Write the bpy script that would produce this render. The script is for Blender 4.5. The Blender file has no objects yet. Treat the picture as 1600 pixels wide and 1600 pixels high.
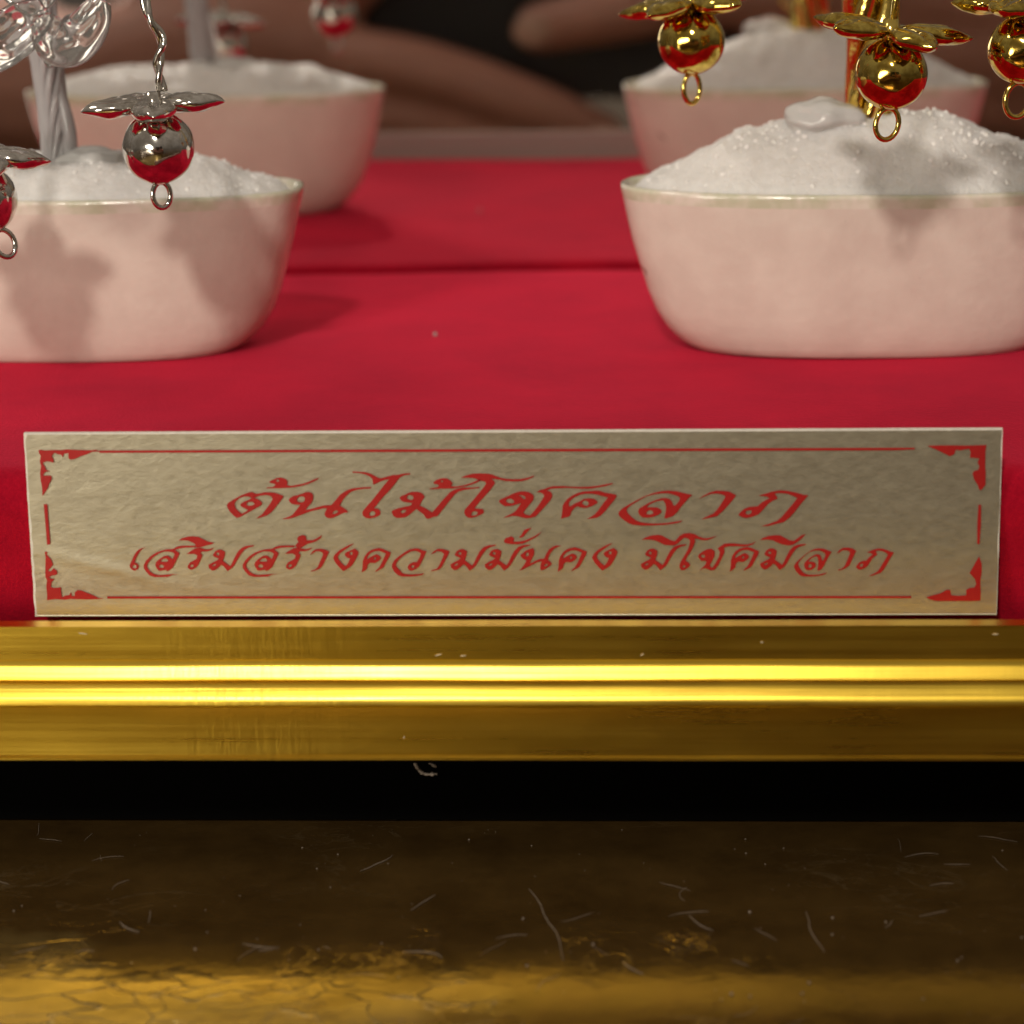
import bpy, bmesh, math, random
from mathutils import Vector, Matrix, noise
random.seed(7)
S = bpy.context.scene
COL = S.collection
R = math.radians
PI = math.pi

# ------------------------------------------------------------------ camera
PITCH, YAW, ROLL, CAM_H = 0.258739, 0.045772, -0.015063, 0.1066
cd = bpy.data.cameras.new('camera')
cd.sensor_width = 36.0
cd.lens = 4221.5 / 1600 * 36.0
cd.clip_start, cd.clip_end = 0.01, 50
cd.dof.use_dof = True
cd.dof.focus_distance = 0.294
cd.dof.aperture_fstop = 29
cam = bpy.data.objects.new('camera', cd)
COL.objects.link(cam)
fw = Vector((-math.sin(YAW)*math.cos(PITCH), math.cos(YAW)*math.cos(PITCH), -math.sin(PITCH)))
rt = Vector((math.cos(YAW), math.sin(YAW), 0))
up = rt.cross(fw)
r2 = rt*math.cos(ROLL) + up*math.sin(ROLL)
u2 = up*math.cos(ROLL) - rt*math.sin(ROLL)
M = Matrix((r2, u2, -fw)).transposed().to_4x4()
M.translation = Vector((0, 0, CAM_H))
cam.matrix_world = M
S.camera = cam
S.render.engine = 'CYCLES'
S.view_settings.view_transform = 'Standard'
S.view_settings.look = 'None'
S.view_settings.exposure = 0.0
S.cycles.max_bounces = 12
S.cycles.transparent_max_bounces = 12
S.cycles.sample_clamp_indirect = 1.7
S.cycles.blur_glossy = 0.3
S.cycles.caustics_refractive = False
S.cycles.caustics_reflective = True

# ------------------------------------------------------------------ room light
W = bpy.data.worlds.new('World')
S.world = W
W.use_nodes = True
nt = W.node_tree
bg = nt.nodes['Background']
tc = nt.nodes.new('ShaderNodeTexCoord')
sx = nt.nodes.new('ShaderNodeSeparateXYZ')
rp = nt.nodes.new('ShaderNodeValToRGB')
mr = nt.nodes.new('ShaderNodeMapRange')
mr.inputs['From Min'].default_value = -1
nt.links.new(tc.outputs['Generated'], sx.inputs[0])
nt.links.new(sx.outputs['Z'], mr.inputs['Value'])
nt.links.new(mr.outputs[0], rp.inputs[0])
rp.color_ramp.elements[0].position = 0.42
rp.color_ramp.elements[0].color = (0.020, 0.014, 0.010, 1)
rp.color_ramp.elements[1].position = 0.85
rp.color_ramp.elements[1].color = (0.22, 0.185, 0.15, 1)
nt.links.new(rp.outputs[0], bg.inputs['Color'])
e = rp.color_ramp.elements.new(0.53)
e.color = (0.125, 0.105, 0.085, 1)
bg.inputs['Strength'].default_value = 1.0

def aim(o, target):
    d = Vector(target) - o.location
    o.rotation_euler = d.to_track_quat('-Z', 'Y').to_euler()

def lamp(name, loc, target, size, power, color, shape='DISK', size_y=None):
    l = bpy.data.lights.new(name, 'AREA')
    l.shape = shape
    l.size = size
    if size_y: l.size_y = size_y
    l.energy = power
    l.color = color
    o = bpy.data.objects.new(name, l)
    COL.objects.link(o)
    o.location = loc
    aim(o, target)
    return o

lamp('ceiling_lamp', (-0.18, -0.76, 0.84), (0, .33, .05), 0.092, 7.9, (1, .90, .79))
lamp('side_fill', (-0.50, -0.60, 0.15), (0, .30, .03), 0.26, 3.7, (1, .92, .78))  # added low fill, brightens the left of rail and placard
lamp('far_ceiling_lamp', (-0.75, 0.05, 1.0), (0, .30, .03), 0.26, 2.2, (1, .92, .80))

# ------------------------------------------------------------------ helpers
def tag(o, label=None, cat=None, group=None, kind=None):
    if label: o['label'] = label
    if cat: o['category'] = cat
    if group: o['group'] = group
    if kind: o['kind'] = kind
    return o

def empty(name, loc=(0, 0, 0)):
    o = bpy.data.objects.new(name, None)
    o.empty_display_size = 0.005
    COL.objects.link(o)
    o.location = loc
    return o

def link(name, me, mat=None, parent=None, smooth=True):
    o = bpy.data.objects.new(name, me)
    COL.objects.link(o)
    if mat:
        for m in (mat if isinstance(mat, (list, tuple)) else [mat]): me.materials.append(m)
    if smooth:
        me.polygons.foreach_set('use_smooth', [True]*len(me.polygons))
    if parent: o.parent = parent
    return o

def mesh(name, v, f, mat=None, parent=None, smooth=True):
    me = bpy.data.meshes.new(name)
    me.from_pydata([tuple(p) for p in v], [], f)
    me.update()
    return link(name, me, mat, parent, smooth)

def from_bm(name, bm, mat=None, parent=None, smooth=True):
    me = bpy.data.meshes.new(name)
    bmesh.ops.recalc_face_normals(bm, faces=bm.faces)
    bm.to_mesh(me)
    bm.free()
    return link(name, me, mat, parent, smooth)

def catmull(pts, n=8):
    P = [Vector(p) for p in pts]
    P = [P[0]*2-P[1]] + P + [P[-1]*2-P[-2]]
    out = []
    for i in range(1, len(P)-2):
        a, b, c, d = P[i-1:i+3]
        for k in range(n):
            t = k/n
            out.append(0.5*((2*b)+(c-a)*t+(2*a-5*b+4*c-d)*t*t+(3*b-a-3*c+d)*t**3))
    out.append(P[-2])
    return out

def tube_geo(path, rad, seg=10, v=None, f=None, closed=False):
    """sweep a circle along path; rad a number or a list"""
    v = [] if v is None else v
    f = [] if f is None else f
    n = len(path)
    base = len(v)
    t0 = (path[1]-path[0]).normalized()
    ref = t0.orthogonal().normalized()
    for i, p in enumerate(path):
        if closed: t = (path[(i+1) % n]-path[i-1]).normalized()
        else: t = (path[min(i+1, n-1)]-path[max(i-1, 0)]).normalized()
        ref = (ref - t*ref.dot(t)).normalized()
        b = t.cross(ref)
        r = rad[i] if isinstance(rad, (list, tuple)) else rad
        for k in range(seg):
            a = 2*PI*k/seg
            v.append(p + (ref*math.cos(a)+b*math.sin(a))*r)
    m = n if closed else n-1
    for i in range(m):
        for k in range(seg):
            a0, a1 = base+i*seg, base+((i+1) % n)*seg
            f.append((a0+k, a0+(k+1) % seg, a1+(k+1) % seg, a1+k))
    if not closed:
        f.append(tuple(base+k for k in reversed(range(seg))))
        f.append(tuple(base+(n-1)*seg+k for k in range(seg)))
    return v, f

def extrude_profile(name, prof, x0, x1, mat, parent, nx=2, smooth=True, wob=0.0):
    v, f = [], []
    n = len(prof)
    for i in range(nx):
        x = x0+(x1-x0)*i/(nx-1)
        for (y, z) in prof:
            w = wob*noise.noise(Vector((x*60, y*400, z*400)))
            v.append((x, y+w, z+w*.6))
    for i in range(nx-1):
        for k in range(n):
            a, b = i*n+k, i*n+(k+1) % n
            f.append((a, b, b+n, a+n))
    f.append(tuple(range(n)))
    f.append(tuple((nx-1)*n+k for k in reversed(range(n))))
    bm = bmesh.new()
    bv = [bm.verts.new(p) for p in v]
    for q in f: bm.faces.new([bv[i] for i in q])
    return from_bm(name, bm, mat, parent, smooth)

def box_bm(bm, lo, hi):
    r = bmesh.ops.create_cube(bm, size=1)
    for q in r['verts']:
        q.co = Vector([(lo[i]+hi[i])/2 + q.co[i]*(hi[i]-lo[i]) for i in range(3)])
    return r['verts']

def superellipse(a, b, n, k, seg):
    t = 2*PI*k/seg
    c, s = math.cos(t), math.sin(t)
    return (a*math.copysign(abs(c)**(2/n), c), b*math.copysign(abs(s)**(2/n), s))

# ------------------------------------------------------------------ materials
class Mat:
    def __init__(s, name, **kw):
        s.m = bpy.data.materials.new(name)
        s.m.use_nodes = True
        s.t = s.m.node_tree
        s.b = s.t.nodes['Principled BSDF']
        s.set(**kw)
        s.tc = s.t.nodes.new('ShaderNodeTexCoord')
    def set(s, **kw):
        names = dict(col='Base Color', rough='Roughness', metal='Metallic', ior='IOR', trans='Transmission Weight',
                     coat='Coat Weight', coatr='Coat Roughness', sheen='Sheen Weight', sheenr='Sheen Roughness', sheent='Sheen Tint',
                     sss='Subsurface Weight', sssr='Subsurface Radius', ssss='Subsurface Scale', spec='Specular IOR Level',
                     aniso='Anisotropic', spect='Specular Tint')
        for k, v in kw.items():
            if k in ('col', 'sheent', 'spect') and len(v) == 3: v = (*v, 1)
            s.b.inputs[names[k]].default_value = v
    def n(s, typ, **kw):
        q = s.t.nodes.new('ShaderNode'+typ)
        for k, v in kw.items():
            if k in q.inputs: q.inputs[k].default_value = v
            else: setattr(q, k, v)
        return q
    def l(s, a, b): s.t.links.new(a, b)
    def coord(s, scale=(1, 1, 1), rot=(0, 0, 0), loc=(0, 0, 0)):
        m = s.n('Mapping')
        m.inputs['Scale'].default_value = scale
        m.inputs['Rotation'].default_value = rot
        m.inputs['Location'].default_value = loc
        s.l(s.tc.outputs['Object'], m.inputs[0])
        return m.outputs[0]
    def noise(s, scale, detail=3, rough=.55, co=None, dist=0.0):
        q = s.n('TexNoise')
        q.inputs['Scale'].default_value = scale
        q.inputs['Detail'].default_value = detail
        q.inputs['Roughness'].default_value = rough
        q.inputs['Distortion'].default_value = dist
        s.l(co if co else s.tc.outputs['Object'], q.inputs['Vector'])
        return q.outputs['Fac']
    def ramp(s, fac, stops):
        q = s.n('ValToRGB')
        e = q.color_ramp.elements
        while len(e) < len(stops): e.new(0.5)
        for el, (p, c) in zip(e, stops):
            el.position = p
            el.color = (*c, 1) if isinstance(c, tuple) else (c, c, c, 1)
        s.l(fac, q.inputs[0])
        return q.outputs[0]
    def math(s, op, a, b=None, clamp=False):
        q = s.n('Math', operation=op)
        q.use_clamp = clamp
        for i, x in enumerate((a, b)):
            if x is None: continue
            if isinstance(x, (int, float)): q.inputs[i].default_value = x
            else: s.l(x, q.inputs[i])
        return q.outputs[0]
    def mix(s, fac, a, b):
        q = s.n('Mix', data_type='RGBA')
        for i, x in ((0, fac), (6, a), (7, b)):
            if isinstance(x, tuple): q.inputs[i].default_value = (*x, 1)
            elif isinstance(x, (int, float)): q.inputs[i].default_value = x
            else: s.l(x, q.inputs[i])
        return q.outputs[2]
    def bump(s, h, dist, strength=1.0, prev=None):
        q = s.n('Bump')
        q.inputs['Strength'].default_value = strength
        q.inputs['Distance'].default_value = dist
        s.l(h, q.inputs['Height'])
        if prev: s.l(prev, q.inputs['Normal'])
        s.l(q.outputs[0], s.b.inputs['Normal'])
        return q.outputs[0]

# red velvet
velvet = Mat('red_velvet', rough=.9, sheen=.9, sheenr=.45, sheent=(1, .06, .13), spec=.03)
n1 = velvet.noise(46, 4, .65)
n2 = velvet.noise(2600, 3, .7)
n1 = velvet.ramp(n1, [(.30, 0.0), (.70, 1.0)])
velvet.l(velvet.mix(velvet.math('ADD', velvet.math('MULTIPLY', n1, .6), velvet.math('MULTIPLY', velvet.math('ADD', n2, -.2), .7)), (.17, .0016, .010), (.54, .007, .026)), velvet.b.inputs['Base Color'])
velvet.bump(n2, .00016, .7)

# white glazed china, faint unevenness and pin marks
china = Mat('white_china', rough=.2, coat=.5, coatr=.06)
c1 = china.noise(160, 4, .6)
c2 = china.noise(900, 2, .5)
china.l(china.mix(china.ramp(c1, [(.35, 0.0), (.7, 1.0)]), (.70, .59, .52), (.78, .68, .60)), china.b.inputs['Base Color'])
pits = china.ramp(china.noise(420, 1, .3), [(.205, 1.0), (.235, 0.0)])
col0 = china.b.inputs['Base Color'].links[0].from_socket
china.l(china.mix(china.math('MULTIPLY', pits, .6), col0, (.26, .19, .15)), china.b.inputs['Base Color'])
china.bump(china.math('ADD', c1, china.math('MULTIPLY', c2, .25)), .0004, .4)

rimm = Mat('pale_green_glaze', rough=.16, coat=.5, coatr=.08)
q = rimm.noise(220, 3, .6)
q = rimm.ramp(q, [(.38, 0.0), (.62, 1.0)])
rimm.l(rimm.mix(q, (.58, .57, .42), (.77, .70, .61)), rimm.b.inputs['Base Color'])
rimm.bump(rimm.noise(700, 3, .5), .0002, .5)

salt = Mat('white_salt', rough=.42, sss=.7, ssss=.004, sssr=(1, .9, .8), spec=.5)
q = salt.noise(900, 4, .7)
q3 = salt.noise(330, 3, .6)
salt.l(salt.mix(salt.math('ADD', salt.math('MULTIPLY', q, .5), salt.math('MULTIPLY', q3, .5)), (.58, .555, .53), (.92, .90, .88)), salt.b.inputs['Base Color'])
salt.bump(salt.noise(800, 4, .7), .0006, .8)
whitegrain = Mat('white_salt_grain', col=(.90, .88, .86), rough=.45)
grainm = Mat('salt_crystal', col=(.9, .88, .85), rough=.18, trans=0, ior=1.5, coat=.6, coatr=.05)

# metals
gold = Mat('polished_gold', col=(.88, .68, .17), metal=1, rough=.09)
gold.bump(gold.noise(260, 1, .5), .0010, .5)
gold.l(gold.mix(gold.ramp(gold.noise(520, 3, .65), [(.42, 0.0), (.62, 1.0)]), (.50, .33, .06), (.88, .68, .17)), gold.b.inputs['Base Color'])
gold_wire = Mat('gold_wire', col=(.88, .66, .17), metal=1, rough=.14)
gold_wire.bump(gold_wire.noise(900, 2), .0002, .4)
silver = Mat('polished_silver', col=(.80, .76, .70), metal=1, rough=.10)
silver.bump(silver.noise(260, 1, .5), .0010, .5)
silver.l(silver.mix(silver.ramp(silver.noise(520, 3, .65), [(.42, 0.0), (.62, 1.0)]), (.60, .56, .50), (.90, .87, .82)), silver.b.inputs['Base Color'])
trunkm = Mat('milky_plastic_strand', col=(.93, .90, .91), rough=.15, trans=.6, ior=1.4)
acryl = Mat('clear_acrylic', col=(.98, .97, .95), rough=.10, trans=.93, ior=1.45)
acryl.bump(acryl.noise(140, 1, .5), .0010, .40)
resin = Mat('clear_resin', col=(1, .99, .97), rough=.07, trans=.45, ior=1.33)
resin.bump(resin.noise(280, 2, .5), .0008, .6)

# anodised gold rail: fine brushing along X, smudges
rail = Mat('gold_anodised_aluminium', metal=1, rough=.14)
co = rail.coord((14, 1500, 1500))
br = rail.noise(1.0, 4, .65, co)
sm = rail.noise(1.0, 3, .6, rail.coord((70, 260, 260)))
rail.l(rail.mix(br, (.68, .445, .042), (.84, .59, .080)), rail.b.inputs['Base Color'])
rail.l(rail.math('ADD', .18, rail.math('MULTIPLY', rail.math('ADD', br, sm), .12)), rail.b.inputs['Roughness'])
# a patch of upright rubbing marks left of the middle
vx = rail.noise(1.0, 3, .7, rail.coord((900, 60, 120)))
gx = rail.n('SeparateXYZ'); rail.l(rail.tc.outputs['Object'], gx.inputs[0])
pm = rail.ramp(rail.math('ABSOLUTE', rail.math('ADD', gx.outputs[0], .037)), [(.004, 1.0), (.014, 0.0)])
h = rail.math('ADD', rail.math('MULTIPLY', br, .5), rail.math('MULTIPLY', vx, rail.math('ADD', .08, rail.math('MULTIPLY', pm, .75))))
rail.bump(h, .00012, .55)

# foil face of the placard
foil = Mat('champagne_foil', metal=.78, rough=.42)
w1 = foil.noise(1.0, 5, .62, foil.coord((800, 800, 1500), (0, R(-38), 0)), .3)
w2 = foil.noise(45, 2, .5)
foil.l(foil.mix(w1, (.46, .415, .30), (.56, .515, .385)), foil.b.inputs['Base Color'])
foil.l(foil.math('ADD', .30, foil.math('MULTIPLY', w1, .18)), foil.b.inputs['Roughness'])
foil.bump(foil.math('ADD', w1, foil.math('MULTIPLY', w2, .25)), .00016, .24)
card = Mat('white_card_core', col=(.74, .69, .61), rough=.75)
card.bump(card.noise(1500, 3), .0003, .5)
ink = Mat('red_print', col=(.42, .012, .008), rough=.5, spec=.3)
iv = ink.noise(160, 2, .5)
ink.l(ink.mix(iv, (.31, .008, .008), (.41, .013, .010)), ink.b.inputs['Base Color'])

black = Mat('black_lacquer', col=(.0012, .0011, .0010), rough=.8, spec=.02)
mirror = Mat('mirror_silvering', col=(.88, .86, .84), metal=1, rough=.012)

# table: crackled gold foil under brown lacquer
table = Mat('crackled_gold_lacquer', metal=.55, rough=.25, spec=.3)
gp = table.n('SeparateXYZ'); table.l(table.tc.outputs['Object'], gp.inputs[0])
wn = table.n('TexNoise'); wn.inputs['Scale'].default_value = 75; wn.inputs['Detail'].default_value = 3
table.l(table.tc.outputs['Object'], wn.inputs['Vector'])
wsc = table.n('VectorMath', operation='SCALE'); wsc.inputs['Scale'].default_value = .016
table.l(wn.outputs['Color'], wsc.inputs[0])
ds = table.n('VectorMath', operation='ADD')
table.l(table.coord((.8, 2.0, 1), (0, 0, R(14))), ds.inputs[0]); table.l(wsc.outputs[0], ds.inputs[1])
def cracks(scale, width):
    v = table.n('TexVoronoi', feature='DISTANCE_TO_EDGE')
    v.inputs['Scale'].default_value = scale
    table.l(ds.outputs[0], v.inputs['Vector'])
    return table.ramp(v.outputs['Distance'], [(0.0, 1.0), (width, 0.0)])
vc = table.n('TexVoronoi'); vc.inputs['Scale'].default_value = 120
table.l(ds.outputs[0], vc.inputs['Vector'])
k1 = cracks(120, .022)
def wrinkle(scale, width, rot, seed):
    q = table.noise(1.0, 5, .6, table.coord((scale, scale*1.7, 1), (0, 0, R(rot)), (seed, seed*2, 0)), .8)
    return table.ramp(table.math('ABSOLUTE', table.math('ADD', q, -.5)), [(0.0, 1.0), (width, 0.0)])
wr = table.math('MAXIMUM', wrinkle(55, .010, 20, 3.1), wrinkle(90, .008, -35, 7.7))
patch = table.ramp(table.noise(45, 3, .6), [(.50, 0.0), (.68, 1.0)])
wr = table.math('MULTIPLY', wr, patch)
reg_noise = table.noise(34, 4, .65)
# left patch painted brighter gold, standing in for the rail's reflection
ex = table.math('MULTIPLY', table.math('ADD', gp.outputs[0], .066), 14.5)
ey = table.math('MULTIPLY', table.math('ADD', gp.outputs[1], -.196), 23.0)
reg = table.math('SQRT', table.math('ADD', table.math('MULTIPLY', ex, ex), table.math('MULTIPLY', ey, ey)))
reg = table.math('ADD', reg, table.math('MULTIPLY', table.math('ADD', reg_noise, -.5), 1.1))
reg = table.ramp(reg, [(.55, 1.0), (1.0, 0.0)])
dirt = table.noise(95, 5, .7)
cc = table.mix(table.ramp(dirt, [(.3, 0.0), (.7, 1.0)]), (.078, .042, .012), (.145, .082, .023))
cc = table.mix(table.math('MULTIPLY', reg, .75), cc, (.62, .47, .17))
cc = table.mix(table.math('MULTIPLY', wr, .42), cc, (.30, .22, .12))
cc = table.mix(table.math('MULTIPLY', table.math('MULTIPLY', k1, reg), .6), cc, (.80, .66, .34))  # crack ridges painted lighter, in place of caught highlights
table.l(cc, table.b.inputs['Base Color'])
table.l(table.math('ADD', .05, table.math('MULTIPLY', dirt, .13)), table.b.inputs['Roughness'])
hh = table.math('MULTIPLY', table.math('ADD', table.math('MULTIPLY', vc.outputs['Color'], .45), table.math('MULTIPLY', k1, .30)), reg)
hh = table.math('ADD', hh, table.math('ADD', table.math('MULTIPLY', wr, .05), table.math('MULTIPLY', dirt, .16)))
table.bump(hh, .0007, .6)

dustm = Mat('pale_dust', col=(.55, .50, .42), rough=.8)
lint = Mat('grey_lint', col=(.24, .20, .16), rough=.8)
skin = Mat('skin', col=(.34, .16, .12), rough=.5, sss=.15, ssss=.003, sssr=(1, .4, .25))
skin.l(skin.mix(skin.noise(140, 3), (.42, .19, .135), (.52, .25, .18)), skin.b.inputs['Base Color'])
skin.bump(skin.noise(900, 3), .0003, .5)
phonem = Mat('dark_phone_shell', col=(.010, .009, .009), rough=.6)
phoneg = Mat('black_lens_glass', col=(.004, .004, .006), rough=.05)
nailm = Mat('fingernail', col=(.55, .33, .25), rough=.25)

# ------------------------------------------------------------------ table
def table_top():
    v, f = [], []
    xs = [-.9+1.8*i/60 for i in range(61)]
    ys = [-.55+1.5*i/50 for i in range(51)]
    v = [(x, y, 0) for y in ys for x in xs]
    n = len(xs)
    f = [(j*n+i, j*n+i+1, (j+1)*n+i+1, (j+1)*n+i) for j in range(len(ys)-1) for i in range(n-1)]
    b = len(v)
    x0, x1, y0, y1 = xs[0], xs[-1], ys[0], ys[-1]
    v += [(x0, y0, -.03), (x1, y0, -.03), (x1, y1, -.03), (x0, y1, -.03), (x0, y0, 0), (x1, y0, 0), (x1, y1, 0), (x0, y1, 0)]
    f += [(b+3, b+2, b+1, b)] + [(b+i, b+(i+1) % 4, b+4+(i+1) % 4, b+4+i) for i in range(4)]
    o = mesh('table_top', v, f, table.m, smooth=False)
    tag(o, 'dark brown tabletop of crackled gold lacquer in front of the display case', 'table', kind='structure')
table_top()

# ------------------------------------------------------------------ display case
case = empty('display_case', (0, .262, 0))
tag(case, 'display case with gold front rail, red velvet floor and mirror back', 'display case')
def put(o):      # keep world coordinates while parenting to the case
    o.parent = case
    o.matrix_parent_inverse = Matrix.Translation(-case.location)
    return o

MIR_Y = .3955
# velvet covered floor: rounded front and back edges
prof = [(.2745, .0145)]
for k in range(9):
    a = R(90*k/8)
    prof.append((.2690+.0042*(1-math.cos(a)), .0394-.0042*(1-math.sin(a))))
for k in range(7):
    a = R(90*k/6)
    prof.append((.3926-.0022*(1-math.sin(a)), .0394-.0026*(1-math.cos(a))))
prof += [(.3926, .0145)]
def velvet_floor():
    nx = 90
    xs = [-.16+.33*i/(nx-1) for i in range(nx)]
    # resample the long flat run so it can undulate
    P = []
    for a, b in zip(prof, prof[1:]):
        L = math.hypot(b[0]-a[0], b[1]-a[1])
        m = max(1, int(L/.003))
        for k in range(m): P.append((a[0]+(b[0]-a[0])*k/m, a[1]+(b[1]-a[1])*k/m))
    P.append(prof[-1])
    n = len(P)
    v, f = [], []
    for x in xs:
        for (y, z) in P:
            w = .00040*noise.noise(Vector((x*26, y*40, 1.7)))+.00008*noise.noise(Vector((x*120, y*120, 4.2)))
            if z < .038: w = 0
            v.append((x, y, z+w))
    for i in range(nx-1):
        for k in range(n-1):
            f.append((i*n+k, (i+1)*n+k, (i+1)*n+k+1, i*n+k+1))
    return put(mesh('velvet_floor', v, f, velvet.m))
velvet_floor()

# gold rail: profile (y, z)
RP = [(.2668, .0120), (.2668, .0238), (.2611, .0240), (.2611, .0261), (.25905, .0261), (.25905, .0226)]
def arc(cy, cz, r, a0, a1, n, sq=1.0):
    return [(cy-r*math.cos(R(a0+(a1-a0)*k/n))*sq, cz+r*math.sin(R(a0+(a1-a0)*k/n))) for k in range(n+1)]
RP += [(.2587, .0224), (.25845, .0221), (.25838, .02200), (.25815, .0214), (.25808, .02132), (.2579, .02085), (.25805, .0207), (.2584, .02063), (.2584, .02057)]
RP += [(.25805, .02025), (.2577, .01990), (.25765, .01980), (.2572, .01935), (.25695, .01885), (.2569, .01845), (.2572, .01810)]
RP += [(.25895, .0182), (.25905, .0178), (.25915, .0148), (.25905, .0124), (.25875, .01215), (.25875, .0119), (.2592, .0117)]
rail_o = put(extrude_profile('gold_rail', RP, -.125, .135, rail.m, None, nx=120, smooth=False, wob=.00006))
# smooth only the rounded ribs
for p in rail_o.data.polygons:
    p.use_smooth = abs(p.normal.x) < .9
try:
    rail_o.data.set_sharp_from_angle(angle=R(38))
except Exception: pass

# flecks of dust on the rail
v, f = [], []
rnd = random.Random(5)
for (x, z, L, t) in ((-.0555, .0254, .0009, -.15), (-.0195, .0231, .0007, .3), (-.0170, .0230, .0006, .1), (.0130, .0244, .0003, 0), (-.0232, .0143, .0003, 1.2), (.0362, .0252, .0006, 0), (.0010, .0231, .0004, .6)):
    c = Vector((x, .2590, z)); d = Vector((math.cos(t), 0, math.sin(t)))
    tube_geo([c-d*L/2, c-d*L*.2+Vector((0, -.00003, .00002)), c+d*L*.25, c+d*L/2], [.00003, .00008, .00007, .00002], 6, v, f)
flm = Mat('pale_fleck', col=(.55, .47, .30), rough=.8)
o = mesh('rail_dust', v, f, flm.m, None, False)
o['kind'] = 'stuff'
put(o)
bm = bmesh.new()
box_bm(bm, (-.125, .2720, .0003), (.135, .400, .0112))
box_bm(bm, (-.125, .2730, .0113), (.135, .400, .0144))
put(from_bm('black_base', bm, black.m, None, False))
bm = bmesh.new()
box_bm(bm, (-.125, .2596, .0113), (.135, .2725, .01165))
put(from_bm('rail_underside_shade', bm, black.m, None, False))  # black strip laid under the rail to stand in for its shade
bm = bmesh.new()
box_bm(bm, (-.19, MIR_Y, .0145), (.20, MIR_Y+.003, .20))
mir = put(from_bm('mirror_back', bm, mirror.m, None, False))

# specks of dust stuck on the mirror glass
v, f = [], []
rnd = random.Random(3)
def speck(v, f, c, r):
    b = len(v)
    for k in range(6):
        d = [(1,0,0),(-1,0,0),(0,1,0),(0,-1,0),(0,0,1),(0,0,-1)][k]
        v.append(Vector(c)+Vector(d)*r*rnd.uniform(.6, 1.2))
    for a, b1, c1 in ((0,2,4),(2,1,4),(1,3,4),(3,0,4),(2,0,5),(1,2,5),(3,1,5),(0,3,5)): f.append((b+a, b+b1, b+c1))
for (x, z, r) in ((-.0387, .0797, .00022), (-.0408, .0687, .00012), (-.0466, .0565, .00012), (-.0353, .0835, .0001), (-.0365, .082, .0001), (-.051, .0565, .0001)):
    speck(v, f, (x, MIR_Y-.0001, z), r)
for k in range(14):
    speck(v, f, (rnd.uniform(-.08, .06), MIR_Y-.0001, rnd.uniform(.045, .09)), rnd.uniform(.00004, .00009))
o = mesh('mirror_dust', v, f, dustm.m, None, False)
o['kind'] = 'stuff'
o.parent = case; o.matrix_parent_inverse = Matrix.Translation(-case.location)

# ------------------------------------------------------------------ placard
PL_X0, PL_W, PL_TOP, PL_Y = -.06245, .100, .04406, .2683
plac = empty('placard', (PL_X0+PL_W/2, PL_Y, PL_TOP-.0197))
tag(plac, 'champagne foil placard with red Thai lettering standing above the gold rail', 'sign')
def pput(o):
    o.parent = plac
    o.matrix_parent_inverse = Matrix.Translation(-plac.location)
    return o
def pl(x, y, d=0.0):      # placard millimetres -> world
    return Vector((PL_X0+x*.001, PL_Y-d, PL_TOP-y*.001))
# card core: slightly ragged left and right cuts
def outline(inset_l, inset_r, t, b, amp, seed):
    P = []
    rr = random.Random(seed)
    nS = 26
    for k in range(nS+1): P.append((inset_l+amp*noise.noise(Vector((k*.55, seed, 0)))*(0 if k in (0,) else 1), b+(t-b)*k/nS))
    for k in range(1, 40): P.append((inset_l+(100-inset_l-inset_r)*k/40, t+.02*noise.noise(Vector((k*.4, 9+seed, 0)))))
    for k in range(nS+1): P.append((100-inset_r+amp*.5*noise.noise(Vector((k*.5, seed+20, 0))), t+(b-t)*k/nS))
    for k in range(1, 40): P.append((100-inset_r+(inset_l+inset_r-100)*k/40, b+.02*noise.noise(Vector((k*.4, 30+seed, 0)))))
    return P
def slab(name, P, d0, d1, mat, bevel=None):
    bm = bmesh.new()
    a = [bm.verts.new(pl(x, y, d0)) for x, y in P]
    b = [bm.verts.new(pl(x, y, d1)) for x, y in P]
    bm.faces.new(a); bm.faces.new(b)
    n = len(P)
    for k in range(n): bm.faces.new((a[k], a[(k+1) % n], b[(k+1) % n], b[k]))
    return pput(from_bm(name, bm, mat, None, False))
slab('card_core', outline(0, 0, 0, 19.7, .10, 1), -.0006, 0.00002, card.m)
backm = Mat('shaded_grey_board', col=(.36, .28, .26), rough=.85)
slab('card_back', outline(.05, .05, .05, 19.65, .10, 1), -.00075, -.00059, backm.m)  # grey board, its tone also carrying the shade behind the card
# foil sheet laid on the core, gridded so that it can be slightly wavy, its bottom edge turned out
def foil_sheet():
    nx, ny = 160, 34
    v, f = [], []
    for j in range(ny+1):
        t = j/ny if j < ny-3 else (.988, .992, .996, 1.0)[j-ny+3]
        for i in range(nx+1):
            s = i/nx
            li = .16 + .22*max(0, noise.noise(Vector((t*4.5, 3.3, 0)))) + (.22 if t > .25 else 0)*abs(noise.noise(Vector((t*9, 7.1, 0))))
            if j == 0: li += .25*(1 if i < 1 else 0)
            ri = .06 + .18*max(0, noise.noise(Vector((t*6, 13.3, 0))))
            x = li+(100-li-ri)*s
            y = .14+(19.66-.14)*t
            d = .00006+.00002*(noise.noise(Vector((x*.12, y*.2, 5)))+.5*noise.noise(Vector((x*.5, y*.5, 8))))
            d += .00012*math.exp(-((y-13.2-.25*(x-3))/.5)**2)*math.exp(-((x-8)/6)**2)      # a crease at the left
            d = max(d, .00004)
            if j == ny: d += .00016
            elif j == ny-1: d += .00002
            if j == ny: y -= .03
            v.append(pl(x, y, d))
    n = nx+1
    for j in range(ny):
        for i in range(nx): f.append((j*n+i, (j+1)*n+i, (j+1)*n+i+1, j*n+i+1))
    return pput(mesh('foil_face', v, f, foil.m))
foil_sheet()

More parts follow.
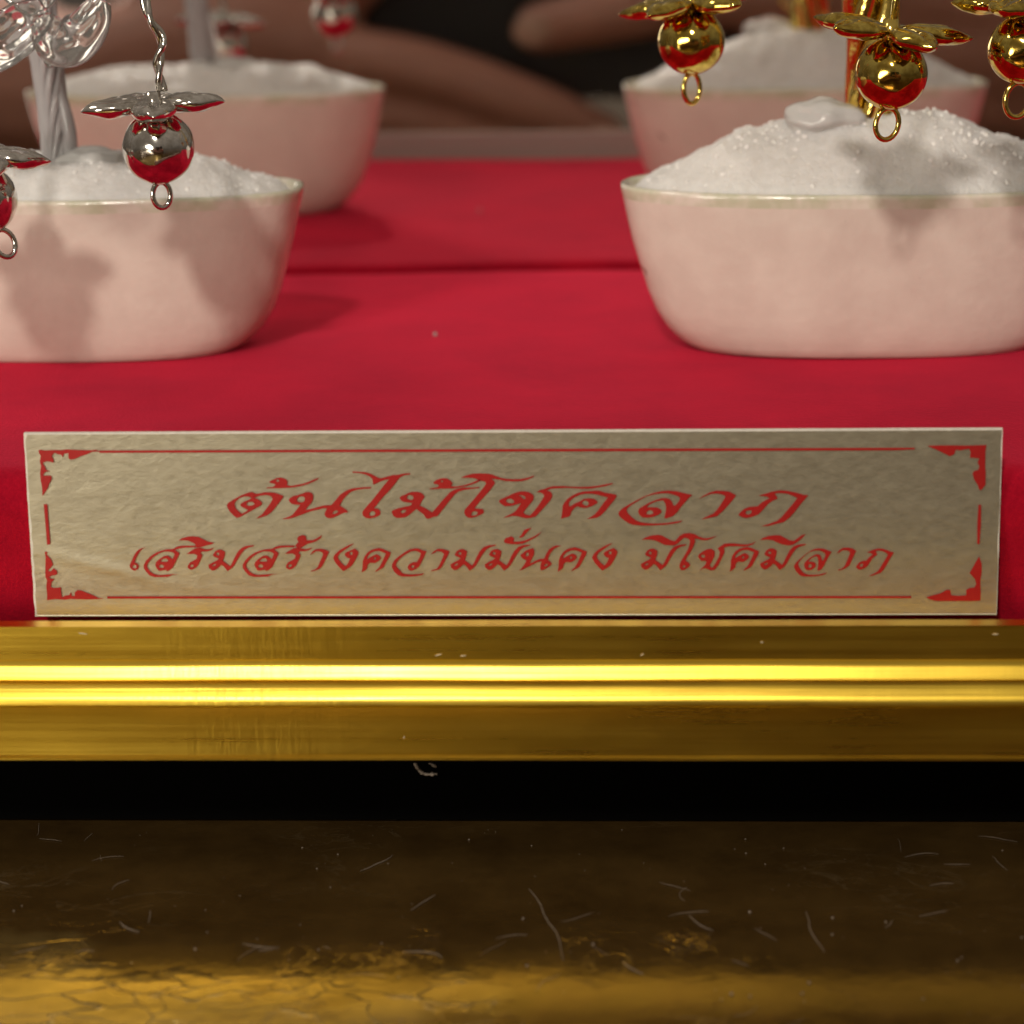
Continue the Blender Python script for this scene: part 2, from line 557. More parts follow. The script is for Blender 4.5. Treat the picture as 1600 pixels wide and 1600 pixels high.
PRINT = {
 'title': [
  [[2072,770,2090,740,2151,703,2233,659,2300,634,2327,627,2353,634,2379,647,2418,642,2472,630,2524,631,2570,635,2616,652,2664,671,2653,693,2597,764,2555,818,2517,856,2472,883,2412,901,2368,912,2399,890,2437,863,2476,812,2518,757,2550,706,2542,679,2519,666,2483,659,2430,666,2390,676,2357,689,2389,699,2421,720,2443,747,2425,771,2371,801,2303,839,2241,873,2200,897,2170,901,2148,886,2104,839,2080,798],[2152,757,2163,730,2205,693,2252,676,2298,676,2334,689,2310,706,2262,726,2215,754,2217,777,2246,794,2291,818,2263,839,2226,860,2191,832,2163,798],[2278,750,2302,733,2335,730,2363,750,2349,767,2313,774,2283,771]],
  [[2523,517,2557,500,2598,481,2637,474,2676,483,2702,500,2712,524,2703,554,2738,564,2791,556,2871,541,2931,521,2985,497,3032,480,3028,494,2977,521,2924,544,2870,561,2797,576,2737,583,2632,588,2494,589,2494,580,2560,574,2588,551,2568,539,2529,532],[2593,503,2611,493,2628,510,2615,520,2596,517]],
  [[2716,713,2729,693,2766,673,2820,659,2860,646,2893,632,2926,629,2959,642,2971,669,2966,710,2948,747,2906,792,2885,822,2951,807,3018,788,3085,771,3118,770,3151,770,3172,751,3213,704,3248,660,3282,636,3329,609,3376,594,3442,585,3501,580,3573,580,3570,594,3494,597,3428,608,3388,619,3347,639,3313,670,3279,710,3240,775,3275,795,3307,819,3329,845,3280,853,3226,877,3172,904,3145,911,3116,907,3090,890,3082,870,3089,843,3110,804,3070,804,3004,819,2937,836,2856,866,2816,881,2762,900,2715,914,2636,919,2676,904,2730,883,2757,863,2792,819,2835,764,2782,764,2746,754,2724,734],[2797,710,2815,686,2845,675,2878,680,2885,703,2876,730,2842,742,2810,734],[3160,863,3175,839,3201,826,3222,831,3214,850,3187,861]],
  [[3383,413,3448,417,3514,423,3566,437,3604,457,3643,479,3672,488,3722,474,3795,454,3854,451,3913,437,3979,435,3975,449,3913,455,3879,474,3852,498,3811,555,3749,626,3681,697,3633,758,3591,809,3624,806,3650,819,3661,847,3655,877,3608,901,3548,913,3509,908,3480,884,3471,853,3478,836,3513,792,3582,717,3651,629,3719,542,3760,498,3714,505,3668,521,3594,556,3592,525,3587,491,3558,464,3513,444,3448,430,3385,427],[3546,884,3549,853,3571,836,3600,838,3608,860,3595,882,3569,887]],
  [[3863,697,3873,680,3913,664,3953,643,3993,631,4039,631,4078,640,4104,657,4121,681,4102,711,4081,745,4067,779,4106,796,4151,823,4193,852,4238,803,4285,745,4340,684,4380,640,4421,613,4474,596,4520,588,4605,590,4687,583,4684,595,4605,602,4532,613,4473,630,4433,657,4399,698,4344,766,4296,830,4245,891,4202,901,4155,920,4129,912,4104,867,4065,840,4033,814,3999,840,3958,877,3918,901,3872,908,3825,908,3793,887,3776,847,3785,830,3842,806,3908,791,3968,779,3992,758,3982,748,3943,745,3904,738,3878,724],[3935,691,3949,670,3972,664,4001,676,4007,697,3993,718,3970,718,3944,708],[3864,843,3888,826,3931,820,3920,840,3890,864]],
  [[4212,535,4239,512,4273,495,4312,488,4358,492,4387,512,4412,546,4392,566,4402,575,4461,576,4540,561,4600,542,4653,519,4693,502,4699,516,4652,539,4606,557,4540,576,4474,588,4408,598,4296,600,4171,605,4184,595,4257,583,4271,566,4258,554,4225,550],[4286,519,4302,510,4315,523,4303,535]],
  [[4496,483,4543,465,4589,451,4628,441,4707,440,4779,443,4818,452,4857,469,4903,487,4955,497,5027,502,5106,501,5165,492,5211,479,5254,461,5237,482,5184,506,5119,523,5033,525,4961,521,4909,509,4863,501,4804,492,4830,512,4847,541,4829,570,4788,624,4734,685,4680,745,4629,810,4666,812,4712,817,4726,830,4724,858,4690,878,4644,898,4597,912,4564,908,4535,885,4525,854,4530,827,4574,773,4628,712,4689,637,4737,576,4756,543,4745,526,4718,519,4686,519,4676,509,4640,490,4575,485],[4597,887,4602,854,4625,839,4665,847,4654,878,4624,887]],
  [[4884,735,4895,719,4931,702,4984,678,5037,651,5097,632,5149,631,5195,641,5228,661,5244,682,5237,719,5216,749,5173,800,5132,854,5158,878,5201,887,5238,848,5285,787,5325,726,5349,682,5339,658,5313,644,5274,640,5307,617,5353,607,5393,590,5446,578,5544,577,5629,583,5721,587,5819,584,5905,574,5983,559,6049,546,6052,557,5983,578,5905,592,5826,604,5721,604,5629,597,5544,596,5445,601,5406,607,5373,624,5412,634,5430,658,5432,685,5411,726,5364,780,5310,841,5257,899,5210,912,5157,917,5112,905,5059,892,5013,892,4973,902,4924,914,4960,892,5013,868,5053,841,5087,793,5114,753,5061,770,5015,785,4943,788,4917,769,4894,752],[4954,732,4970,712,5007,707,5036,725,5042,749,5016,759,4976,752],[5083,670,5122,671,5155,688,5158,709,5135,713,5115,688]],
  [[5520,923,5530,868,5538,787,5555,753,5588,712,5635,679,5681,655,5747,635,5819,630,5885,626,5917,628,5970,648,6035,659,6081,669,6094,680,6074,716,6028,774,5975,841,5928,889,5889,913,5823,923,5783,925,5823,906,5869,875,5909,828,5956,760,6002,699,5956,686,5897,669,5838,658,5779,658,5720,668,5667,692,5628,719,5601,750,5604,787,5613,795,5653,767,5706,743,5759,713,5818,707,5864,714,5893,740,5895,757,5850,784,5797,804,5758,811,5719,801,5686,790,5653,814,5626,848,5616,885,5599,902,5553,913],[5735,760,5746,740,5772,729,5801,743,5806,767,5791,787,5765,784]],
  [[6767,945,6704,956,6612,971,6507,977,6415,974,6342,964,6290,944,6244,906,6205,865,6192,831,6202,811,6251,774,6324,727,6402,686,6481,666,6547,658,6612,656,6665,669,6717,686,6742,707,6730,740,6704,774,6681,791,6668,778,6658,747,6632,717,6593,705,6547,710,6494,727,6429,754,6363,791,6323,818,6311,849,6323,883,6356,910,6415,915,6468,906,6520,883,6552,856,6543,828,6507,808,6455,803,6405,807,6409,788,6455,760,6507,740,6566,730,6589,761,6598,815,6593,856,6578,917,6599,923,6665,900,6711,856,6744,808,6783,761,6829,707,6865,676,6835,669,6770,653,6704,636,6612,629,6534,637,6455,658,6376,689,6297,730,6225,770,6152,814,6119,845,6109,869,6119,896,6158,933,6217,974,6263,991,6342,998,6474,997,6586,990,6678,978,6744,963],[6395,879,6402,849,6428,832,6458,842,6468,866,6441,881]],
  [[6930,722,6983,682,7040,651,7105,632,7179,633,7245,644,7286,666,7312,680,7294,708,7237,780,7180,843,7119,900,7058,915,6955,936,7000,911,7074,877,7115,839,7155,780,7196,712,7204,691,7179,674,7122,661,7056,665,6999,687]],
  [[7540,684,7605,666,7678,643,7760,630,7842,637,7924,655,7998,679,8047,683,8015,721,7967,780,7911,857,7854,924,7797,967,7724,984,7650,1005,7568,1011,7650,985,7731,954,7780,912,7837,840,7893,772,7937,713,7900,692,7834,666,7760,658,7703,662,7720,687,7737,717,7688,738,7639,772,7590,831,7542,882,7485,907,7419,922,7370,911,7338,890,7349,869,7394,826,7443,805,7533,797,7573,759,7622,729,7655,712,7622,695],[7406,860,7427,843,7472,839,7468,869,7443,886,7419,882]],
 ],
 'sub': [
  [[1213,1216,1179,1228,1151,1252,1122,1293,1099,1338,1083,1379,1109,1386,1127,1417,1115,1448,1084,1468,1058,1462,1033,1435,1030,1407,1051,1366,1078,1310,1104,1266,1139,1235,1180,1221],[1060,1417,1075,1404,1098,1407,1102,1428,1085,1444,1063,1435]],
  [[1541,1507,1474,1514,1433,1533,1380,1537,1286,1537,1234,1521,1197,1476,1176,1442,1178,1404,1204,1359,1254,1311,1316,1273,1371,1252,1425,1238,1491,1235,1540,1207,1587,1199,1673,1199,1726,1199,1725,1218,1639,1219,1585,1225,1511,1242,1559,1280,1539,1324,1509,1380,1479,1435,1451,1459,1417,1476,1411,1459,1357,1468,1330,1469,1312,1442,1298,1407,1306,1379,1345,1342,1394,1311,1434,1305,1459,1324,1481,1345,1496,1318,1507,1287,1483,1269,1437,1262,1397,1262,1342,1283,1287,1317,1244,1359,1215,1400,1212,1428,1237,1469,1269,1497,1321,1516,1388,1512,1461,1507],[1350,1369,1378,1342,1419,1335,1437,1362,1416,1373,1377,1373],[1339,1414,1362,1399,1387,1414,1386,1435,1359,1438,1340,1431]],
  [[2578,1508,2511,1515,2470,1533,2416,1537,2323,1537,2271,1521,2233,1476,2211,1442,2213,1404,2239,1359,2288,1311,2350,1273,2404,1253,2458,1239,2524,1235,2572,1208,2619,1200,2705,1200,2758,1200,2758,1218,2671,1220,2618,1225,2544,1242,2592,1280,2573,1325,2544,1380,2515,1435,2487,1459,2453,1477,2447,1459,2393,1468,2366,1470,2348,1442,2333,1407,2341,1380,2380,1342,2428,1311,2468,1306,2493,1325,2516,1346,2530,1318,2540,1287,2516,1270,2470,1263,2430,1263,2376,1283,2321,1318,2279,1359,2250,1401,2247,1428,2273,1470,2305,1497,2357,1517,2424,1512,2498,1508],[2385,1370,2413,1342,2453,1335,2472,1363,2451,1373,2411,1373],[2375,1414,2397,1399,2423,1414,2421,1435,2395,1439,2375,1432]],
  [[1550,1144,1592,1118,1646,1103,1699,1098,1765,1105,1810,1129,1861,1156,1927,1168,1893,1186,1839,1199,1799,1211,1751,1221,1719,1214,1730,1190,1708,1170,1656,1146,1604,1140]],
  [[1631,1287,1683,1252,1725,1228,1771,1221,1817,1235,1863,1239,1924,1221,1889,1249,1842,1263,1789,1263,1775,1280,1797,1300,1781,1338,1744,1414,1712,1445,1671,1460,1639,1442,1637,1418,1662,1380,1704,1359,1735,1338,1743,1304,1714,1287,1668,1289],[1660,1418,1681,1400,1701,1407,1690,1428,1669,1435]],
  [[2655,1287,2706,1253,2747,1229,2794,1222,2840,1236,2886,1239,2946,1222,2912,1249,2865,1263,2812,1263,2798,1280,2820,1301,2805,1339,2768,1415,2737,1446,2696,1461,2664,1442,2662,1418,2687,1380,2728,1359,2759,1339,2767,1304,2738,1287,2691,1289],[2685,1418,2706,1401,2725,1408,2715,1428,2694,1435]],
  [[1903,1300,1929,1263,1963,1243,1996,1242,2035,1266,2026,1311,2006,1363,2041,1390,2080,1420,2101,1387,2131,1325,2168,1263,2210,1222,2257,1202,2337,1196,2333,1207,2276,1222,2235,1246,2199,1290,2163,1345,2127,1407,2098,1442,2050,1475,2038,1456,2013,1421,1987,1406,1959,1435,1917,1466,1890,1468,1859,1442,1854,1407,1895,1383,1943,1359,1964,1340,1941,1328,1919,1321],[1939,1287,1958,1271,1975,1287,1966,1305,1950,1301],[1892,1414,1921,1397,1935,1400,1923,1416,1896,1422]],
  [[4417,1302,4441,1264,4475,1245,4508,1243,4547,1267,4539,1312,4521,1364,4557,1391,4596,1421,4617,1388,4645,1326,4679,1264,4720,1223,4767,1204,4846,1197,4843,1208,4786,1223,4746,1247,4712,1291,4677,1346,4643,1408,4615,1443,4568,1476,4555,1457,4530,1422,4504,1407,4476,1436,4436,1467,4409,1469,4377,1443,4371,1408,4411,1384,4458,1360,4479,1341,4456,1329,4433,1322],[4452,1288,4471,1272,4488,1288,4480,1306,4463,1302],[4409,1415,4437,1398,4452,1401,4440,1417,4414,1423]],
  [[4772,1302,4796,1264,4829,1245,4862,1243,4902,1268,4894,1312,4876,1364,4912,1391,4952,1421,4972,1388,5000,1326,5034,1264,5075,1223,5121,1204,5201,1197,5197,1208,5141,1223,5101,1247,5067,1292,5033,1347,4998,1408,4971,1443,4924,1476,4911,1457,4885,1422,4859,1407,4832,1436,4791,1467,4765,1469,4732,1443,4726,1408,4767,1384,4814,1360,4834,1341,4811,1329,4788,1322],[4807,1288,4825,1272,4843,1288,4835,1307,4818,1302],[4765,1415,4793,1398,4807,1402,4796,1417,4769,1424]],
  [[6381,1303,6404,1265,6437,1246,6470,1244,6510,1268,6503,1313,6486,1364,6523,1392,6562,1421,6582,1388,6609,1327,6642,1265,6681,1224,6728,1205,6807,1198,6803,1209,6747,1224,6708,1248,6675,1292,6642,1347,6609,1409,6582,1443,6536,1477,6523,1457,6496,1423,6470,1408,6443,1437,6403,1468,6377,1470,6344,1443,6337,1409,6377,1385,6424,1361,6443,1342,6420,1330,6397,1323],[6416,1289,6434,1273,6452,1289,6444,1307,6427,1303],[6376,1416,6404,1399,6418,1402,6407,1417,6380,1424]],
  [[7606,1303,7628,1265,7661,1246,7694,1245,7734,1269,7728,1313,7712,1365,7749,1392,7789,1422,7808,1389,7834,1327,7866,1265,7905,1224,7950,1205,8029,1198,8026,1209,7971,1224,7931,1248,7899,1293,7867,1348,7835,1410,7809,1444,7763,1477,7750,1458,7723,1423,7696,1408,7670,1437,7631,1468,7604,1470,7571,1444,7564,1409,7603,1385,7649,1361,7669,1342,7646,1331,7622,1324],[7640,1289,7658,1274,7676,1289,7668,1308,7652,1303],[7602,1416,7630,1399,7644,1403,7633,1418,7607,1425]],
  [[2788,1126,2806,1102,2846,1086,2879,1098,2887,1146,2950,1143,2997,1123,3048,1088,3037,1119,2989,1153,2942,1170,2882,1188,2834,1222,2794,1229,2768,1208,2776,1188,2803,1160,2791,1146]],
  [[2913,1303,2945,1263,2979,1239,3032,1236,3078,1246,3117,1270,3099,1304,3066,1373,3037,1428,3003,1456,2962,1473,2918,1482,2922,1473,2963,1459,2990,1435,3019,1373,3053,1298,3047,1277,3018,1263,2978,1263,2944,1287]],
  [[3379,1181,3331,1212,3277,1250,3229,1284,3206,1318,3210,1346,3245,1394,3280,1423,3297,1408,3315,1380,3330,1339,3307,1336,3284,1315,3277,1291,3303,1270,3343,1253,3384,1234,3409,1256,3424,1277,3403,1325,3364,1394,3336,1429,3295,1456,3258,1477,3229,1449,3178,1387,3156,1339,3175,1298,3224,1253,3278,1222,3339,1191],[3328,1294,3339,1270,3359,1272,3360,1294,3344,1306]],
  [[6052,1182,6006,1213,5953,1251,5906,1285,5885,1319,5889,1347,5925,1395,5961,1424,5978,1409,5995,1381,6008,1340,5985,1337,5962,1316,5954,1292,5979,1271,6019,1254,6059,1236,6085,1258,6100,1278,6081,1326,6044,1395,6018,1430,5978,1457,5941,1478,5911,1450,5859,1388,5835,1340,5853,1299,5900,1254,5953,1223,6013,1193],[6005,1295,6015,1271,6035,1273,6037,1295,6022,1307]],
  [[3447,1494,3459,1435,3463,1373,3480,1325,3515,1277,3555,1250,3596,1237,3636,1229,3682,1243,3727,1264,3757,1276,3746,1312,3710,1374,3675,1439,3641,1460,3590,1487,3594,1473,3628,1442,3656,1394,3689,1325,3705,1288,3674,1274,3641,1262,3595,1263,3548,1284,3513,1322,3505,1353,3546,1325,3607,1294,3639,1312,3654,1336,3631,1367,3590,1391,3537,1387,3513,1408,3505,1449,3488,1467],[3577,1340,3589,1325,3602,1336,3595,1354,3581,1353]],
  [[5479,1491,5490,1433,5492,1371,5508,1323,5541,1275,5581,1247,5621,1235,5661,1227,5707,1240,5753,1261,5783,1273,5772,1309,5739,1371,5705,1436,5672,1457,5621,1485,5625,1471,5658,1440,5686,1392,5716,1323,5732,1285,5700,1271,5667,1260,5621,1261,5574,1282,5541,1319,5534,1350,5574,1323,5634,1292,5667,1309,5682,1333,5659,1364,5619,1388,5566,1385,5543,1405,5536,1447,5519,1464],[5605,1338,5617,1323,5630,1333,5623,1352,5610,1350]],
  [[7253,1492,7262,1433,7264,1372,7278,1323,7310,1275,7350,1248,7389,1236,7429,1228,7475,1241,7521,1262,7551,1274,7542,1310,7509,1372,7477,1437,7444,1458,7395,1485,7398,1471,7431,1440,7457,1392,7486,1324,7501,1286,7469,1272,7436,1260,7390,1262,7344,1282,7311,1320,7304,1351,7344,1324,7403,1293,7436,1310,7452,1334,7430,1365,7391,1389,7338,1385,7315,1406,7309,1447,7292,1464],[7376,1339,7387,1324,7400,1334,7394,1352,7380,1351]],
  [[4098,1498,4051,1510,3985,1513,3918,1513,3872,1501,3840,1463,3811,1429,3805,1408,3823,1374,3857,1336,3912,1295,3959,1270,4006,1260,4045,1271,4068,1288,4057,1326,4022,1384,3989,1381,3948,1401,3924,1436,3940,1467,3969,1477,4013,1456,4047,1429,4082,1360,4111,1298,4127,1267,4092,1257,4040,1236,4007,1233,3953,1246,3892,1281,3838,1319,3790,1360,3765,1408,3764,1442,3786,1484,3825,1522,3864,1536,3944,1538,4024,1532,4077,1519],[3964,1429,3981,1414,3997,1425,3987,1446,3968,1443]],
  [[4167,1300,4211,1260,4245,1240,4298,1242,4363,1264,4356,1291,4321,1360,4279,1436,4252,1463,4162,1483,4179,1470,4232,1451,4253,1419,4288,1346,4308,1295,4277,1271,4238,1264,4204,1288]],
  [[4930,1154,4949,1127,4982,1117,5009,1107,5035,1131,5031,1151,5021,1165,5087,1165,5153,1151,5207,1127,5260,1100,5320,1059,5280,1103,5226,1137,5173,1165,5120,1189,5067,1194,5014,1192,4974,1189,4931,1174]],
  [[5084,1124,5115,1086,5132,1052,5155,1032,5218,1019,5188,1045,5155,1079,5131,1113,5101,1124]],
  [[5095,1309,5118,1292,5151,1264,5185,1247,5228,1235,5241,1264,5237,1305,5209,1360,5189,1402,5235,1381,5289,1354,5342,1347,5362,1299,5390,1251,5430,1223,5463,1208,5522,1211,5476,1225,5443,1244,5409,1285,5385,1333,5381,1364,5407,1385,5420,1409,5387,1436,5340,1467,5307,1474,5299,1450,5304,1409,5315,1376,5268,1388,5208,1419,5155,1446,5114,1467,5081,1477,5108,1450,5135,1412,5159,1367,5130,1353,5107,1333],[5147,1312,5164,1281,5183,1285,5183,1312,5167,1326],[5341,1422,5357,1405,5381,1405,5367,1429,5347,1433]],
  [[6345,1150,6388,1124,6441,1106,6507,1097,6553,1104,6599,1131,6645,1155,6685,1166,6711,1142,6737,1108,6783,1084,6836,1079,6889,1091,6928,1115,6975,1134,7021,1135,7067,1125,7126,1108,7067,1139,7021,1154,6975,1156,6929,1142,6889,1140,6896,1169,6876,1224,6850,1279,6817,1327,6797,1375,6830,1395,6847,1422,6824,1450,6784,1475,6751,1475,6734,1444,6738,1409,6757,1368,6790,1313,6823,1251,6840,1197,6843,1155,6817,1135,6784,1128,6751,1155,6718,1190,6685,1209,6638,1209,6586,1205,6540,1183,6493,1159,6441,1148,6388,1147],[6766,1435,6781,1419,6799,1433,6787,1449,6771,1445]],
  [[6926,1327,6939,1303,6975,1275,7021,1251,7061,1248,7097,1272,7094,1327,7068,1382,7045,1423,7062,1449,7078,1444,7108,1396,7141,1334,7150,1279,7127,1245,7160,1217,7199,1193,7245,1190,7298,1191,7364,1200,7430,1202,7482,1190,7522,1166,7489,1200,7450,1216,7391,1224,7318,1221,7252,1221,7193,1234,7196,1286,7167,1354,7134,1423,7095,1475,7055,1478,7022,1464,6996,1454,6969,1464,6940,1481,6969,1451,7002,1416,7015,1382,6989,1375,6962,1378,6939,1354],[6952,1330,6965,1310,6992,1313,6999,1334,6979,1347]],
  [[7558,1156,7594,1132,7646,1114,7705,1105,7765,1107,7811,1132,7858,1159,7904,1166,7943,1139,7982,1108,8028,1093,7989,1136,7950,1173,7898,1207,7852,1214,7792,1204,7733,1180,7693,1159,7627,1150]],
  [[8249,1504,8217,1513,8170,1525,8116,1529,8069,1528,8032,1519,8005,1503,7981,1472,7960,1439,7953,1411,7958,1394,7982,1364,8019,1325,8058,1292,8098,1275,8132,1269,8165,1267,8192,1278,8219,1292,8232,1309,8227,1336,8214,1364,8202,1378,8196,1367,8190,1342,8176,1317,8156,1308,8132,1311,8106,1325,8073,1347,8040,1378,8020,1400,8014,1425,8021,1453,8038,1475,8068,1479,8095,1472,8121,1453,8137,1431,8132,1408,8114,1392,8087,1387,8062,1391,8063,1375,8086,1353,8113,1336,8143,1328,8155,1353,8160,1397,8158,1431,8152,1481,8162,1486,8196,1467,8219,1431,8235,1392,8254,1353,8277,1309,8295,1284,8279,1278,8246,1264,8212,1251,8165,1245,8125,1252,8085,1269,8045,1295,8005,1328,7969,1361,7932,1397,7916,1422,7911,1442,7917,1464,7937,1494,7968,1528,7992,1542,8032,1547,8100,1546,8157,1541,8204,1531,8237,1518],[8058,1450,8061,1425,8074,1411,8089,1419,8094,1439,8081,1452]],
  [[8344,1305,8373,1266,8406,1242,8458,1238,8505,1249,8545,1273,8529,1307,8501,1375,8476,1430,8443,1458,8404,1475,8361,1484,8364,1475,8404,1461,8429,1437,8455,1375,8483,1300,8476,1279,8446,1266,8406,1266,8374,1290]],
  [[8653,1291,8688,1277,8728,1259,8773,1249,8818,1254,8863,1268,8903,1287,8930,1290,8913,1320,8888,1365,8858,1424,8828,1477,8797,1510,8757,1523,8717,1539,8672,1544,8717,1524,8761,1500,8787,1467,8817,1411,8847,1359,8871,1313,8850,1297,8814,1277,8773,1270,8742,1274,8751,1293,8761,1316,8734,1333,8708,1359,8682,1405,8656,1444,8625,1464,8590,1475,8563,1467,8545,1450,8551,1434,8575,1401,8601,1385,8650,1378,8672,1349,8698,1326,8716,1313,8698,1300],[8582,1428,8593,1414,8617,1411,8616,1434,8603,1447,8589,1444]],
 ],
 'rule': [
  [[781,182,5007,184,9112,189,9125,205,8917,214,5007,211,779,206]],
  [[778,1745,4976,1751,9118,1759,9119,1781,4976,1775,776,1770]],
  [[168,749,205,749,212,1179,178,1186]],
  [[9777,790,9803,790,9808,994,9799,1205,9776,1205,9771,994]],
 ],
 'corner': [
  [[149,174,184,171,203,178,302,174,394,176,440,167,551,175,683,178,742,174,787,192,708,192,653,219,579,242,518,269,478,277,454,262,457,208,411,212,398,252,383,225,344,218,313,201,280,238,298,268,299,309,253,295,220,292,183,312,206,349,213,383,252,396,205,406,176,444,261,444,269,477,234,538,217,586,181,633,160,664,162,579,152,498,151,417,164,342,155,295,169,235,150,201]],
  [[149,1258,179,1262,167,1289,212,1345,228,1400,199,1434,170,1465,196,1476,229,1438,263,1465,268,1497,246,1514,206,1517,178,1538,197,1552,236,1555,201,1587,190,1642,222,1653,296,1646,296,1698,302,1754,336,1736,381,1729,400,1698,403,1740,436,1743,440,1701,468,1677,508,1681,573,1708,638,1736,689,1764,750,1764,702,1773,568,1778,401,1773,327,1780,233,1774,142,1785,147,1719,143,1642,155,1566,138,1531,145,1434,154,1317]],
  [[9243,170,9353,166,9484,166,9631,170,9838,163,9830,234,9832,370,9840,483,9840,581,9801,634,9783,634,9763,581,9724,521,9707,460,9721,437,9764,422,9774,385,9754,347,9771,302,9679,294,9678,272,9684,242,9668,204,9625,208,9574,219,9530,211,9517,257,9474,279,9429,256,9340,211]],
  [[9271,1774,9337,1751,9411,1732,9477,1693,9514,1693,9527,1751,9598,1759,9680,1751,9678,1693,9714,1673,9759,1669,9779,1631,9763,1576,9708,1514,9743,1445,9798,1337,9827,1414,9830,1507,9819,1599,9828,1739,9827,1809,9727,1813,9540,1813,9377,1813,9317,1798]],
 ],
}


def print_mesh(name, entries, depth):
    V, F = [], []
    for e in entries:
        cu = bpy.data.curves.new('tmp', 'CURVE')
        cu.dimensions = '2D'
        cu.fill_mode = 'FRONT'
        for ring in e:
            s = cu.splines.new('POLY')
            k = len(ring)//2
            s.points.add(k-1)
            for i in range(k): s.points[i].co = (ring[2*i]*.01, -ring[2*i+1]*.01, 0, 1)
            s.use_cyclic_u = True
        ob = bpy.data.objects.new('tmp', cu)
        me = bpy.data.meshes.new_from_object(ob)
        b = len(V)
        V += [pl(q.co.x, -q.co.y, depth) for q in me.vertices]
        for p in me.polygons:
            ids = [b+i for i in p.vertices]
            nn = (V[ids[1]]-V[ids[0]]).cross(V[ids[2]]-V[ids[0]])
            F.append(ids if nn.y < 0 else ids[::-1])
        bpy.data.objects.remove(ob); bpy.data.curves.remove(cu); bpy.data.meshes.remove(me)
    return pput(mesh(name, V, F, ink.m, None, False))
print_mesh('title_lettering', PRINT['title'], .00020)
print_mesh('subtitle_lettering', PRINT['sub'], .00020)
for e in PRINT['rule']: print_mesh('border_line', [e], .00020)
for e in PRINT['corner']: print_mesh('corner_ornament', [e], .00020)

# ------------------------------------------------------------------ china bowls with salt
ZF = .0394
def bowl(name, cx, cy, label, peak, power, seed, plat=1.0):
    root = empty(name, (cx, cy, ZF))
    tag(root, label, 'bowl', 'white china bowls on the velvet')
    seg, n = 112, 2.5
    A = [(.0185, .0004), (.0203, .0), (.0216, .0003), (.0230, .0012), (.0246, .0029), (.0259, .0050), (.0269, .0075), (.0278, .0105), (.0287, .0135), (.0294, .0165), (.02995, .0190)]
    def dep(a): return .0095+(a-.0205)*.33
    def ringv(a, z, b=None):
        b = dep(a) if b is None else b
        out = []
        for k in range(seg):
            x, y = superellipse(a, b, n, k, seg)
            w = 1+.008*noise.noise(Vector((x*90, y*90, z*90+seed)))
            out.append((x*w, y*w, z+.00025*noise.noise(Vector((x*60, y*60, seed*3.1)))*(z/.02)))
        return out
    def loft(rings, cap0=False, cap1=False):
        v = [p for r in rings for p in r]
        f = []
        for i in range(len(rings)-1):
            for k in range(seg):
                f.append((i*seg+k, i*seg+(k+1) % seg, (i+1)*seg+(k+1) % seg, (i+1)*seg+k))
        if cap0: f.append(tuple(reversed(range(seg))))
        if cap1: f.append(tuple((len(rings)-1)*seg+k for k in range(seg)))
        return v, f
    v, f = loft([ringv(a, z) for a, z in A], cap0=True)
    mesh('bowl_wall', v, f, china.m, root)
    rr = [(.02995, .0190), (.03010, .0196), (.03018, .0201), (.03015, .0205), (.0298, .02065), (.0293, .0205), (.0289, .0199), (.0287, .0185), (.0280, .0160)]
    v, f = loft([ringv(a, z, dep(a) if i < 4 else dep(.0303)-(.0303-a)) for i, (a, z) in enumerate(rr)], cap1=True)
    mesh('bowl_rim', v, f, rimm.m, root)
    # salt heap
    NR, NS = 46, 150
    def hz(x, y, s):
        d = (1-s**power) if s < 1 else 0
        h = .0200+peak*min(d, plat)
        h += (.00085*noise.noise(Vector((x*150, y*150, seed)))+  .00045*noise.noise(Vector((x*420, y*420, seed+5)))+.00022*noise.noise(Vector((x*1100, y*1100, seed+9))))*min(1, (1-s)*6+.25)
        h -= .0008*max(0, s-.93)/.07
        return h
    v = [(0, 0, hz(0, 0, 0))]
    for i in range(1, NR+1):
        s = i/NR
        for k in range(NS):
            x, y = superellipse(.0293*s, .0117*s, 2.5-.4*(1-s), k, NS)
            v.append((x, y, hz(x, y, s)))
    f = [(0, 1+k, 1+(k+1) % NS) for k in range(NS)]
    for i in range(NR-1):
        for k in range(NS):
            a = 1+i*NS
            f.append((a+k, a+NS+k, a+NS+(k+1) % NS, a+(k+1) % NS))
    o = mesh('salt_heap', v, f, salt.m, root)
    o['kind'] = 'stuff'
    v, f = [], []
    rs = random.Random(seed)
    for k in range(1700):
        s = math.sqrt(rs.random())*.985
        t = rs.random()*NS
        x, y = superellipse(.0290*s, .0114*s, 2.5, t, NS)
        r = rs.choice((.00004, .00006, .0001, .00014, .0002, .00028))*rs.uniform(.6, 1.4)
        if rs.random() < .015: r = rs.uniform(.0003, .0005)
        z = hz(x, y, s)-r*.05
        b = len(v)
        rot = Matrix.Rotation(rs.random()*6.28, 3, Vector((rs.random()-.5, rs.random()-.5, rs.random()-.5)).normalized())
        for q in ((1,1,1),(-1,1,1),(-1,-1,1),(1,-1,1),(1,1,-1),(-1,1,-1),(-1,-1,-1),(1,-1,-1)):
            w = rot @ Vector((q[0]*r*.7, q[1]*r*.6, q[2]*r*.55))
            v.append((x+w.x, y+w.y, z+w.z))
        for q in ((0,1,2,3),(7,6,5,4),(0,4,5,1),(1,5,6,2),(2,6,7,3),(3,7,4,0)): f.append(tuple(b+i for i in q))
    o = mesh('salt_grains', v, f, [whitegrain.m, grainm.m], root, False)
    for p in o.data.polygons: p.material_index = 1 if (p.index//6) % 5 == 0 else 0
    o['kind'] = 'stuff'
    return root
